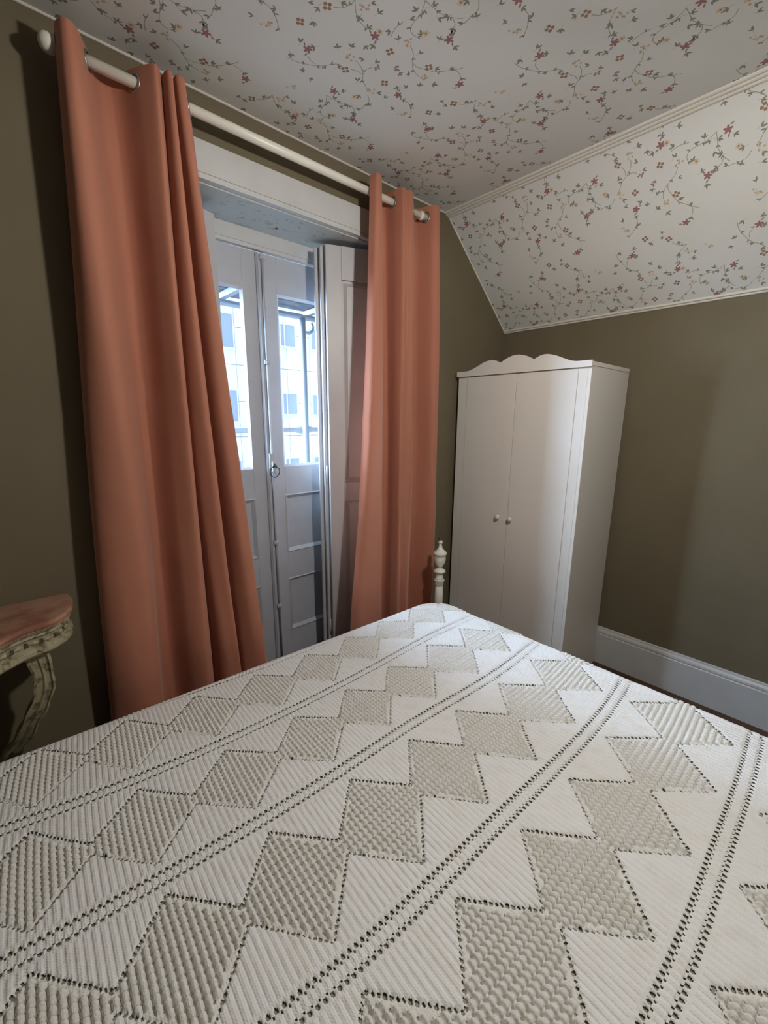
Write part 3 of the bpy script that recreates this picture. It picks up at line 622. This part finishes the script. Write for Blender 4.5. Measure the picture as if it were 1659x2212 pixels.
# carved frieze: lozenge and dart blocks along the apron
fr = inset(full, .0225); cum = [0]
for a, q in zip(fr[:-1], fr[1:]): cum.append(cum[-1] + math.hypot(q[0] - a[0], q[1] - a[1]))
def at_len(s):
    for i in range(len(fr) - 1):
        if cum[i + 1] >= s: t = (s - cum[i]) / (cum[i + 1] - cum[i]); a, q = fr[i], fr[i + 1]; return Vector((a[0] + (q[0] - a[0]) * t, a[1] + (q[1] - a[1]) * t, 0)), Vector((q[0] - a[0], q[1] - a[1], 0)).normalized()
s = .03; k = 0; cm_ = MB(); dm = MB()
while s < cum[-1] - .03:
    p, t = at_len(s); n_ = Vector((-t.y, t.x, 0)); 
    if n_.dot(Vector((-3.17, -.1, 0)) - p) > 0: n_ = -n_
    z = .952
    if k % 2 == 0:
        for (w_, h_, o_) in ((.017, .010, .004),):
            vs = [p - t * w_ + Vector((0, 0, z)) + n_ * .001, p + Vector((0, 0, z + h_)) + n_ * .001, p + t * w_ + Vector((0, 0, z)) + n_ * .001, p + Vector((0, 0, z - h_)) + n_ * .001, p + Vector((0, 0, z)) + n_ * .007]
            cm_.add(vs, [(0, 1, 4), (1, 2, 4), (2, 3, 4), (3, 0, 4), (3, 2, 1, 0)])
    else:
        vs = [p - t * .006 + Vector((0, 0, z - .008)) + n_ * .0012, p + t * .006 + Vector((0, 0, z - .008)) + n_ * .0012, p + t * .003 + Vector((0, 0, z + .009)) + n_ * .0012, p - t * .005 + Vector((0, 0, z + .005)) + n_ * .0012]
        dm.add(vs + [v - n_ * .004 for v in vs], [(0, 1, 2, 3), (4, 7, 6, 5), (0, 4, 5, 1), (1, 5, 6, 2), (2, 6, 7, 3), (3, 7, 4, 0)])
    s += .021; k += 1
tag(cm_.build('carved_lozenges', M['carved'], ct, loc=LC), kind='stuff'); tag(dm.build('gilt_darts', M['recess'], ct, loc=LC), kind='stuff')
for sx_ in (1, -1):
    # scrolled bracket leg, strap with raised rims
    path = []
    for q in range(40):
        t = q / 39; path.append((.016 * math.sin(min(1, t * 2.2) * math.pi) - .19 * t ** 2.0, -.205 - .02 * math.sin(t * math.pi) + .16 * t ** 1.5, .905 - .50 * t ** .9))
    mb = MB(); w = .030; cx = -2.950 if sx_ > 0 else -3.390
    prof = [(-w, 0), (-w, .012), (-w + .007, .014), (-w + .010, .006), (-.006, .006), (0, .012), (.006, .006), (w - .010, .006), (w - .007, .014), (w, .012), (w, 0), (w * .8, -.03), (-w * .8, -.03)]
    vs = []; n = len(prof)
    for i, (xo, y, z) in enumerate(path):
        a = path[max(0, i - 1)]; q = path[min(39, i + 1)]; tv = Vector((q[0] - a[0], q[1] - a[1], q[2] - a[2])).normalized()
        side = Vector((1, 0, 0)) - tv * tv.x; side.normalize(); nv_ = side.cross(tv).normalized()
        if nv_.y > 0: nv_ = -nv_
        sc_ = 1 - .35 * i / 39 + .08 * math.sin(i * .9)
        for (u_, v_) in prof:
            p_ = Vector((xo, y, z)) + side * u_ * sc_ + nv_ * v_ * sc_; vs.append((cx + sx_ * p_.x, min(-.002, p_.y), p_.z))
    mb.add(vs, [(i * n + k, i * n + (k + 1) % n, (i + 1) * n + (k + 1) % n, (i + 1) * n + k) for i in range(39) for k in range(n)] + [tuple(range(n)), tuple(range(39 * n, 40 * n))], 0, False)
    cx = cx - sx_ * .17
    # lower part down to the floor
    mb.lathe([(.016, .44), (.020, .29), (.014, .27), (.018, .12), (.024, .08), (.020, .03), (.026, 0)], (cx, -.045), 14)
    mb.build('scroll_leg', M['carved'], ct, loc=LC)

# ------------------------------------------------------------------ bed frame and mattress
ZB = .62; XE, YE = -1.158, None
def ye(x): return -.292 - .047 * (x + 3.08)
LBD = (-2.2, -1.3, 0)
bed = empty('bed', LBD); tag(bed, 'double bed with ivory turned corner post under a crocheted bedspread', 'bed')
def rrect(x0, x1, y0f, y1f, r, n=8):
    P = []
    for (cx, cy, a0) in ((x1 - r, y1f - r, 0), (x0 + r, y1f - r, 90), (x0 + r, y0f + r, 180), (x1 - r, y0f + r, 270)):
        for k in range(n + 1): a = math.radians(a0 + 90 * k / n); P.append((cx + r * math.cos(a), cy + r * math.sin(a)))
    return P
mt = MB(); Pm = rrect(-3.28, XE + .008, -2.26, -.372, .10)
def shear(P, d=0): return [(x, y - .047 * (x + 1.158) * (1 if y > -1 else 0), ) for x, y in P]
Pm = shear(Pm)
lay = [(.03, .36), (.004, .375), (0, .40), (0, .545), (.004, .575), (.018, .594), (.045, .604)]
cxm, cym = -2.2, -1.3
vs = []; n = len(Pm)
for d, z in lay:
    for x, y in Pm: L = math.hypot(x - cxm, y - cym); vs.append((x - (x - cxm) / L * d, y - (y - cym) / L * d, z))
mt.add(vs, [(r * n + i, r * n + (i + 1) % n, (r + 1) * n + (i + 1) % n, (r + 1) * n + i) for r in range(len(lay) - 1) for i in range(n)] + [tuple(range(n)), tuple(range((len(lay) - 1) * n, len(lay) * n))], 0, True)
mt.build('mattress', M['hole_shade'], bed, loc=LBD)
rl = MB(); rl.box(-3.28, -1.16, -.335, -.312, .24, .36, bev=.004); rl.box(-3.28, -1.16, -2.25, -2.227, .24, .36, bev=.004); rl.box(-1.135, -1.112, -2.22, -.34, .22, .37, bev=.004)
rl.box(-3.28, -1.13, -2.2, -.34, .335, .358)
rl.build('side_rail', M['bedwood'], bed, loc=LBD)
def post(x, y):
    mb = MB()
    mb.lathe([(.030, 0), (.034, .015), (.034, .05), (.026, .06), (.022, .10), (.030, .20), (.034, .22), (.034, .38), (.030, .40), (.024, .42), (.0265, .44), (.0255, .56), (.0245, .665)], (x, y), 64, flute=(.43, .67, 12, .14))
    o = mb.build('post', M['postw'], bed, loc=LBD)
    c = MB(); c.lathe([(.0245, .665), (.027, .668), (.0275, .688), (.0305, .692), (.0325, .698), (.0305, .705), (.024, .709), (.0235, .742), (.027, .748), (.0355, .752), (.037, .758), (.035, .765), (.026, .770), (.0205, .776), (.0165, .784), (.0165, .790), (.021, .797), (.0285, .808), (.034, .825), (.0355, .845), (.0345, .862), (.0375, .866), (.041, .872), (.041, .877), (.034, .884), (.024, .892), (.0155, .903), (.0105, .918), (.009, .930), (.0105, .936), (.014, .938), (.0145, .944), (.0105, .948), (.0095, .955), (.0085, .957)], (x, y), 40)
    c.build('urn_finial', M['postw'], o)
    g = MB()
    for (r, z, t) in ((.0172, .787, .0035), (.0322, .700, .0022), (.0358, .860, .0015), (.0372, .7575, .0015), (.0245, .710, .0016)):
        g.lathe([(r - .001, z - t), (r + .0007, z - t * .6), (r + .0007, z + t * .6), (r - .001, z + t)], (x, y), 40)
    g.build('gilt_rings', M['gold'], o)
    w = MB(); w.lathe([(.0085, .955), (.0125, .958), (.0135, .964), (.010, .970), (.004, .975), (.001, .976)], (x, y), 16); w.build('worn_tip', M['worn'], o)
post(-1.042, -.325); post(-1.042, -2.28)

# ------------------------------------------------------------------ crocheted bedspread
RB = json.loads('''{"cx":[-2.12684,0.01636,0.00359,0.00901,0.93413,-0.06098,0.01288,0.00592,-0.01811,-0.00758],"cy":[-1.108,0.83968,-0.05798,-0.0282,-0.02048,0.01727,1e-05,0.03839,-0.00687,-0.01629],"pts":[[0.0,8.0,0.00908,0.00087],[0.0,-8.0,0.00348,-0.00365],[8.0,0.0,0.00496,-0.00613],[16.0,8.0,-0.00348,0.03762],[16.0,-8.0,0.0153,-0.01273],[24.0,0.0,0.01351,-0.00489],[32.0,8.0,-0.01341,0.00079],[32.0,-8.0,0.02526,-0.00853],[40.0,0.0,-0.00058,0.01326],[48.0,8.0,-0.0213,0.0326],[48.0,-8.0,0.02243,-0.03385],[56.0,0.0,0.01657,-0.05675],[64.0,-8.0,-0.01256,0.04916],[72.0,0.0,0.03566,0.00063],[80.0,-8.0,-0.02323,-9e-05],[88.0,0.0,0.01615,-0.03993],[96.0,8.0,-0.03282,0.00936],[96.0,-8.0,0.00693,0.04977],[104.0,0.0,0.0287,-0.02011],[112.0,8.0,-0.05612,-0.0379],[112.0,-8.0,0.00488,0.05344],[120.0,0.0,0.07418,0.00275],[0.0,-13.0,-0.0271,-0.01761],[0.0,-29.0,0.00705,0.00182],[8.0,-21.0,0.01262,0.00715],[16.0,-13.0,-0.01184,-0.00343],[16.0,-29.0,-0.00836,0.01187],[24.0,-21.0,-0.02824,0.02083],[32.0,-13.0,-0.01797,-0.01535],[32.0,-29.0,0.00548,0.01637],[40.0,-21.0,0.01735,-0.02307],[48.0,-13.0,-0.03076,0.03315],[48.0,-29.0,0.02261,0.00811],[56.0,-21.0,0.01302,-0.02889],[64.0,-13.0,-0.02751,0.01307],[64.0,-29.0,0.03914,0.02144],[72.0,-21.0,0.02345,-0.06918],[80.0,-13.0,-0.03061,0.00917],[80.0,-29.0,-0.02417,0.01451],[88.0,-21.0,0.01887,-0.06954],[96.0,-13.0,-0.01107,0.04701],[96.0,-29.0,-0.00697,-0.00758],[104.0,-21.0,0.01124,-0.05284],[112.0,-13.0,0.00872,0.01623],[112.0,-29.0,0.03367,-0.00924],[120.0,-21.0,-0.009,-0.05537],[128.0,-13.0,-0.06867,-0.08477],[0.0,-34.0,0.00048,-0.01236],[8.0,-42.0,0.00809,0.02855],[16.0,-34.0,0.00786,-0.01139],[24.0,-42.0,0.01027,-0.00151],[32.0,-34.0,-0.0098,0.02884],[32.0,-50.0,-0.00927,-0.02369],[40.0,-42.0,-0.00981,-0.02676],[48.0,-34.0,-0.00686,0.02338],[48.0,-50.0,-0.00735,-0.01677],[56.0,-42.0,0.00055,-0.00326],[64.0,-34.0,-0.03183,0.00556],[64.0,-50.0,-0.01738,-0.01242],[72.0,-42.0,0.02191,-0.00978],[80.0,-34.0,-0.01535,0.03028],[80.0,-50.0,0.00472,-0.03867],[88.0,-42.0,0.00582,-0.02086],[96.0,-34.0,0.00797,0.02367],[96.0,-50.0,-0.0129,-0.03052],[104.0,-42.0,-0.04124,0.00063],[112.0,-34.0,0.02611,-0.00584],[112.0,-50.0,0.04775,-0.00706],[120.0,-42.0,-0.05392,0.05594],[32.0,-55.0,0.00572,0.00508],[48.0,-55.0,-0.00068,0.01851],[56.0,-63.0,0.02495,-0.00831],[64.0,-55.0,0.00234,0.01702],[64.0,-71.0,-0.01652,-0.01822],[72.0,-63.0,0.01094,-0.00082],[80.0,-55.0,-0.00035,-0.00209],[80.0,-71.0,0.01519,0.00386],[88.0,-63.0,-0.002,0.01788],[96.0,-55.0,-0.01005,0.00563],[96.0,-71.0,-0.00945,-0.01938],[104.0,-63.0,0.02449,-0.00477],[112.0,-55.0,0.00481,0.00233],[112.0,-71.0,-0.01177,-0.01775],[64.0,-76.0,-0.00096,0.00287],[80.0,-76.0,-0.0224,0.01905],[96.0,-76.0,0.00979,9e-05],[-4.2,-9.6,-0.00036,0.04493],[7.0,-9.6,8e-05,-0.00919],[18.5,-9.6,0.00016,-0.01334],[36.4,-9.6,4e-05,0.00893],[76.3,-9.6,0.00024,-0.00081],[126.1,-9.6,0.00166,0.04949],[-3.5,-11.4,-0.00038,-0.00155],[22.7,-11.4,0.00013,-0.0136],[74.7,-11.4,0.00024,0.00092],[125.3,-11.4,0.0016,0.03008],[-3.0,-30.6,-0.00101,-0.00448],[6.5,-30.6,-0.00029,-0.0102],[17.6,-30.6,7e-05,-0.00218],[33.3,-30.6,-0.0,-0.01164],[56.0,-30.6,-0.00017,-0.01353],[79.5,-30.6,6e-05,0.06751],[124.2,-30.6,0.00121,0.01175],[-2.9,-32.4,-0.00103,-0.01331],[16.4,-32.4,6e-05,0.01216],[54.7,-32.4,-0.00017,0.01829],[124.1,-32.4,0.00107,0.02325],[30.3,-51.6,0.00043,-0.00644],[41.6,-51.6,0.00026,-0.00241],[57.4,-51.6,-6e-05,0.00255],[72.6,-51.6,-8e-05,0.00051],[89.2,-51.6,0.00011,-0.01408],[120.7,-51.6,-0.00074,-0.03876],[32.6,-53.4,0.00045,0.00709],[46.1,-53.4,0.00019,0.00451],[63.4,-53.4,-0.0001,0.00296],[92.8,-53.4,0.00014,0.03792],[120.2,-53.4,-0.00084,0.00211],[55.3,-72.6,0.00014,0.01606],[70.6,-72.6,-9e-05,-0.0116],[90.2,-72.6,9e-05,-0.00405],[106.7,-72.6,-0.00028,-0.02902],[117.5,-72.6,-0.00112,0.01837],[61.0,-74.4,4e-05,0.00152],[74.2,-74.4,-8e-05,-0.00652],[95.8,-74.4,7e-05,0.03001],[112.5,-74.4,-0.00073,0.00235],[118.3,-74.4,-0.0012,0.02887]]}''')
LSP = (-2.2, -1.3, ZB)
def bedspread():
    S = 8; U0, U1, V0, V1 = -10, 139, -92, 25
    cu = np.arange(U0, U1 + .01, 1.0); cv = np.arange(V0, V1 + .01, 1.0); G = np.array(np.meshgrid(cu, cv, indexing='ij'))
    a, bq = (G[0] - 60) / 60, (G[1] + 35) / 45
    terms = [a ** i * bq ** j for i in range(4) for j in range(4 - i)]
    X = sum(c * t for c, t in zip(RB['cx'], terms)); Y = sum(c * t for c, t in zip(RB['cy'], terms))
    for pu, pv, wx, wy in RB['pts']:
        k = np.exp(-((G[0] - pu) ** 2 + (G[1] - pv) ** 2) / 648.0); X += wx * k; Y += wy * k
    # fine grid by bilinear upsampling of the smooth map
    u = np.arange(U0, U1 + 1e-6, 1 / S); v = np.arange(V0, V1 + 1e-6, 1 / S); nu, nv = len(u), len(v)
    def up(Fc):
        i = np.minimum((u - U0).astype(int), len(cu) - 2); t = (u - U0 - i)[:, None]; R1 = Fc[i] * (1 - t) + Fc[i + 1] * t
        j = np.minimum((v - V0).astype(int), len(cv) - 2); s = (v - V0 - j)[None]; return R1[:, j] * (1 - s) + R1[:, j + 1] * s
    x, y = up(X), up(Y); UU, VV = np.meshgrid(u, v, indexing='ij')
    # the pattern: chains of bobble diamonds, openwork bands between them, ribbed ground
    P = 21.0; kk = np.round(VV / P); vc = VV - kk * P; uc = UU - np.round(UU / 16) * 16; ds = np.abs(uc) * .875 + np.abs(vc)
    rs = np.random.RandomState(4)
    h = .21 * (1 - np.abs(2 * (UU - np.round(UU))) ** 2.2) * (1 + .2 * np.sin(VV * 1.3 + 2 * np.round(UU)))
    band = np.abs(np.abs(VV / P - np.floor(VV / P) - .5) * P)
    inb = band < 1.75; h = np.where(inb, .15, h)
    # small puffs along the middle of the band
    h = np.where(band < .55, .10 + .10 * np.cos(2 * np.pi * UU) * np.cos(np.pi * band), h)
    du, dv = UU - np.round(UU), VV - np.round(VV); 
    ru, rv_ = np.round(uc), np.round(vc); ok = (np.abs(ru) * .875 + np.abs(rv_)) <= 7.3
    lc = vc - rv_
    hash_ = np.sin(np.round(UU) * 12.9898 + (np.round(VV / P) * 31 + rv_) * 78.233) * 43758.5453; hash_ -= np.floor(hash_)
    bob = np.sqrt(np.clip(1 - (du / .485) ** 2 - ((lc + .05) / .555) ** 2, 0, 1)) * (.68 + .12 * hash_)
    h = np.where(ds < 8, np.where(ok, bob - .27, -.05), h)
    # small random crochet irregularity
    h += .02 * np.sin(UU * 6.1 + VV * 2.3) * np.sin(VV * 5.7 - UU * 1.1)
    def hole_dist(su, sv, pu, pv):   # distance to a lattice of holes
        return np.sqrt(((su + pu / 2) % pu - pu / 2) ** 2 + ((sv + pv / 2) % pv - pv / 2) ** 2)
    # diamond outline holes: at |uc|=.25+.5j, |vc|=8-|uc|
    t = (np.abs(uc) - .875 * (np.abs(vc) - 8)) / (1 + .875 ** 2); tq = np.clip(np.round((t - .25) * 2) / 2 + .25, .25, 7.75)
    dh = np.sqrt((np.abs(uc) - tq) ** 2 + (np.abs(vc) - (8 - .875 * tq)) ** 2)
    rad = .25 + .04 * np.sin(tq * 9.7 + np.round(UU / 16) * 3 + kk * 5)
    # band holes: two rows, one per rib, tiny ones between
    bh = np.sqrt(du ** 2 + (band - .95) ** 2); dh2 = np.minimum(bh / .30, np.sqrt((np.abs(du) - .5) ** 2 + (band - .60) ** 2) / .155)
    # a tiny gap above some bobbles
    pit = np.sqrt(((np.abs(du) - .5) / .115) ** 2 + ((np.abs(dv) - .5) / .145) ** 2); pit = np.where((ds < 7.3), pit, 9.0)
    h -= np.where(ds < 7.6, .16 * np.exp(-pit ** 2 / 6), 0)
    q = np.minimum(np.minimum(dh / rad, dh2), pit)
    h -= .25 * np.exp(-np.maximum(q - .8, 0) ** 2 * 5) * (q < 3)
    hz = h * .0150
    # drape: the flat lay rolls over the mattress edges
    r = .045; R = .115
    yex = -.320 - .040 * (x + 3.08) + .0; xe = XE
    dx, dy = x - (xe - R), y - (yex - R)
    corner = (dx > 0) & (dy > 0); L = np.hypot(dx, dy) + 1e-9
    s = np.where(corner, L - R, np.maximum(dx, dy) - R); nx = np.where(corner, dx / L, np.where(dx > dy, 1.0, 0.0)); ny = np.where(corner, dy / L, np.where(dx > dy, 0.0, 1.0))
    sp = np.maximum(s, 0); ang = np.minimum(sp / r, np.pi / 2); hor = r * np.sin(ang); ver = r * (1 - np.cos(ang)) + np.maximum(sp - r * np.pi / 2, 0)
    flare = .10 * np.maximum(sp - r * np.pi / 2, 0) + .010 * np.sin((x + y) * 19) * np.clip((sp - .06) / .1, 0, 1)
    px = x - nx * sp + nx * (hor + flare); py = y - ny * sp + ny * (hor + flare)
    pz = ZB - ver + .0035 * np.sin(x * 5.3 + 1) * np.sin(y * 4.1) * (s < 0)
    N = np.stack([nx * np.sin(ang), ny * np.sin(ang), np.cos(ang)], -1)
    PT = np.stack([px, py, pz], -1) + N * hz[..., None] - np.array(LSP)
    # faces, minus the holes
    qf = (q[:-1, :-1] + q[1:, :-1] + q[1:, 1:] + q[:-1, 1:]) / 4
    keep = (qf > .86)
    ii, jj = np.meshgrid(np.arange(nu - 1), np.arange(nv - 1), indexing='ij')
    uf = u[:-1][:, None] + .5 / S + 0 * v[:-1][None]; vf = v[:-1][None] + .5 / S + 0 * uf
    kf = np.round(vf / P); vcf = vf - kf * P; mf = np.round(uf / 16); ucf = uf - mf * 16; bf = np.abs(np.abs(vf / P - np.floor(vf / P) - .5) * P)
    dia = (np.abs(ucf) * .875 + np.abs(vcf)) < 8; bnd = bf < 1.5
    lab = np.where(dia, 1000 + (kf + 10) * 20 + mf + 5, np.where(bnd, 10 + np.floor(vf / P) + 6, 100 + kf + 8)).astype(int)
    root = empty('bedspread', LSP); tag(root, 'off-white crocheted cotton bedspread with bobble diamonds spread over the bed', 'bedspread')
    idx = (ii * nv + jj); PTf = PT.reshape(-1, 3); uvf = np.stack([UU, VV], -1).reshape(-1, 2)
    ids = np.unique(lab[keep])
    for L_ in ids:
        sel = keep & (lab == L_)
        a0 = idx[sel]; 
        if len(a0) < 40: continue
        Q = np.stack([a0, a0 + nv, a0 + nv + 1, a0 + 1], 1); un, inv = np.unique(Q.ravel(), return_inverse=True)
        nm = 'bobble_diamond' if L_ >= 1000 else ('ribbed_panel' if L_ >= 100 else 'openwork_band')
        me = bpy.data.meshes.new(nm); me.vertices.add(len(un)); me.vertices.foreach_set('co', PTf[un].astype(np.float32).ravel())
        nf = len(Q); me.loops.add(nf * 4); me.loops.foreach_set('vertex_index', inv.astype(np.int32).ravel()); me.polygons.add(nf)
        me.polygons.foreach_set('loop_start', np.arange(nf, dtype=np.int32) * 4); me.polygons.foreach_set('loop_total', np.full(nf, 4, dtype=np.int32))
        me.polygons.foreach_set('use_smooth', np.ones(nf, dtype=bool)); me.update(calc_edges=True)
        uvl = me.uv_layers.new(name='stitch'); uvl.data.foreach_set('uv', uvf[Q.ravel()].astype(np.float32).ravel())
        me.materials.append(M['bobble'] if L_ >= 1000 else M['crochet']); o = bpy.data.objects.new(nm, me); link(o, root)
    # dark sheet added under the openwork, its tone imitating shade in the holes
    st = 8; sub = PT[::st, ::st] - N[::st, ::st] * (hz[::st, ::st, None] + .0062); n1, n2 = sub.shape[:2]
    vs = sub.reshape(-1, 3); fs = [(i * n2 + j, (i + 1) * n2 + j, (i + 1) * n2 + j + 1, i * n2 + j + 1) for i in range(n1 - 1) for j in range(n2 - 1)]
    me = bpy.data.meshes.new('dark_underlay'); me.from_pydata(vs.tolist(), [], fs); me.polygons.foreach_set('use_smooth', [True] * len(fs)); me.materials.append(M['hole_shade'])
    link(bpy.data.objects.new('dark_underlay', me), root)
bedspread()

# ------------------------------------------------------------------ ceiling lamp (above the frame, behind the right edge)
LL = (LAMP_POS[0], LAMP_POS[1], H)
pl = empty('pendant_lamp', LL); tag(pl, 'small pendant lamp with an added white shade hanging from the papered ceiling', 'lamp')
MB().lathe([(.05, H - .025), (.055, H - .01), (.055, H)], LAMP_POS[:2], 24).build('ceiling_rose', M['lampmetal'], pl, loc=LL)
MB().tube([(LAMP_POS[0], LAMP_POS[1], H - .02), (LAMP_POS[0], LAMP_POS[1], LAMP_POS[2] + .11)], .003, 6).build('cord', M['darkiron'], pl, loc=LL)
MB().lathe([(.018, LAMP_POS[2] + .055), (.022, LAMP_POS[2] + .065), (.020, LAMP_POS[2] + .11), (.006, LAMP_POS[2] + .115)], LAMP_POS[:2], 18).build('socket', M['lampmetal'], pl, loc=LL)
area = 4 * math.pi * .05 ** 2
bulb_m = mat('lit_globe', (.9, .9, .9), .5, .2, emit=(LAMP_COL, LAMP_POWER / math.pi / area / 1.0 * .25))
MB().lathe([(max(.001, .05 * math.sin(math.pi * i / 14)), LAMP_POS[2] - .05 * math.cos(math.pi * i / 14)) for i in range(15)], LAMP_POS[:2], 24).build('globe', bulb_m, pl, loc=LL)
lx, ly, lz = LAMP_POS
sh = MB(); seg = 40; pr = [(.160, lz + .052), (.155, lz + .058), (.130, lz + .078), (.095, lz + .096), (.055, lz + .108), (.021, lz + .113)]  # unseen shade, added to hold the lamp's direct light off the ceiling
for off, flip in ((0, False),):
    vs = [((r + off) * math.cos(2 * math.pi * k / seg) + lx, (r + off) * math.sin(2 * math.pi * k / seg) + ly, z + off) for r, z in pr for k in range(seg)]
    sh.add(vs, [(i * seg + k, i * seg + (k + 1) % seg, (i + 1) * seg + (k + 1) % seg, (i + 1) * seg + k) for i in range(len(pr) - 1) for k in range(seg)], 0, True)
sh.build('added_lamp_shade', M['shade'], pl, fix=False, loc=LL)
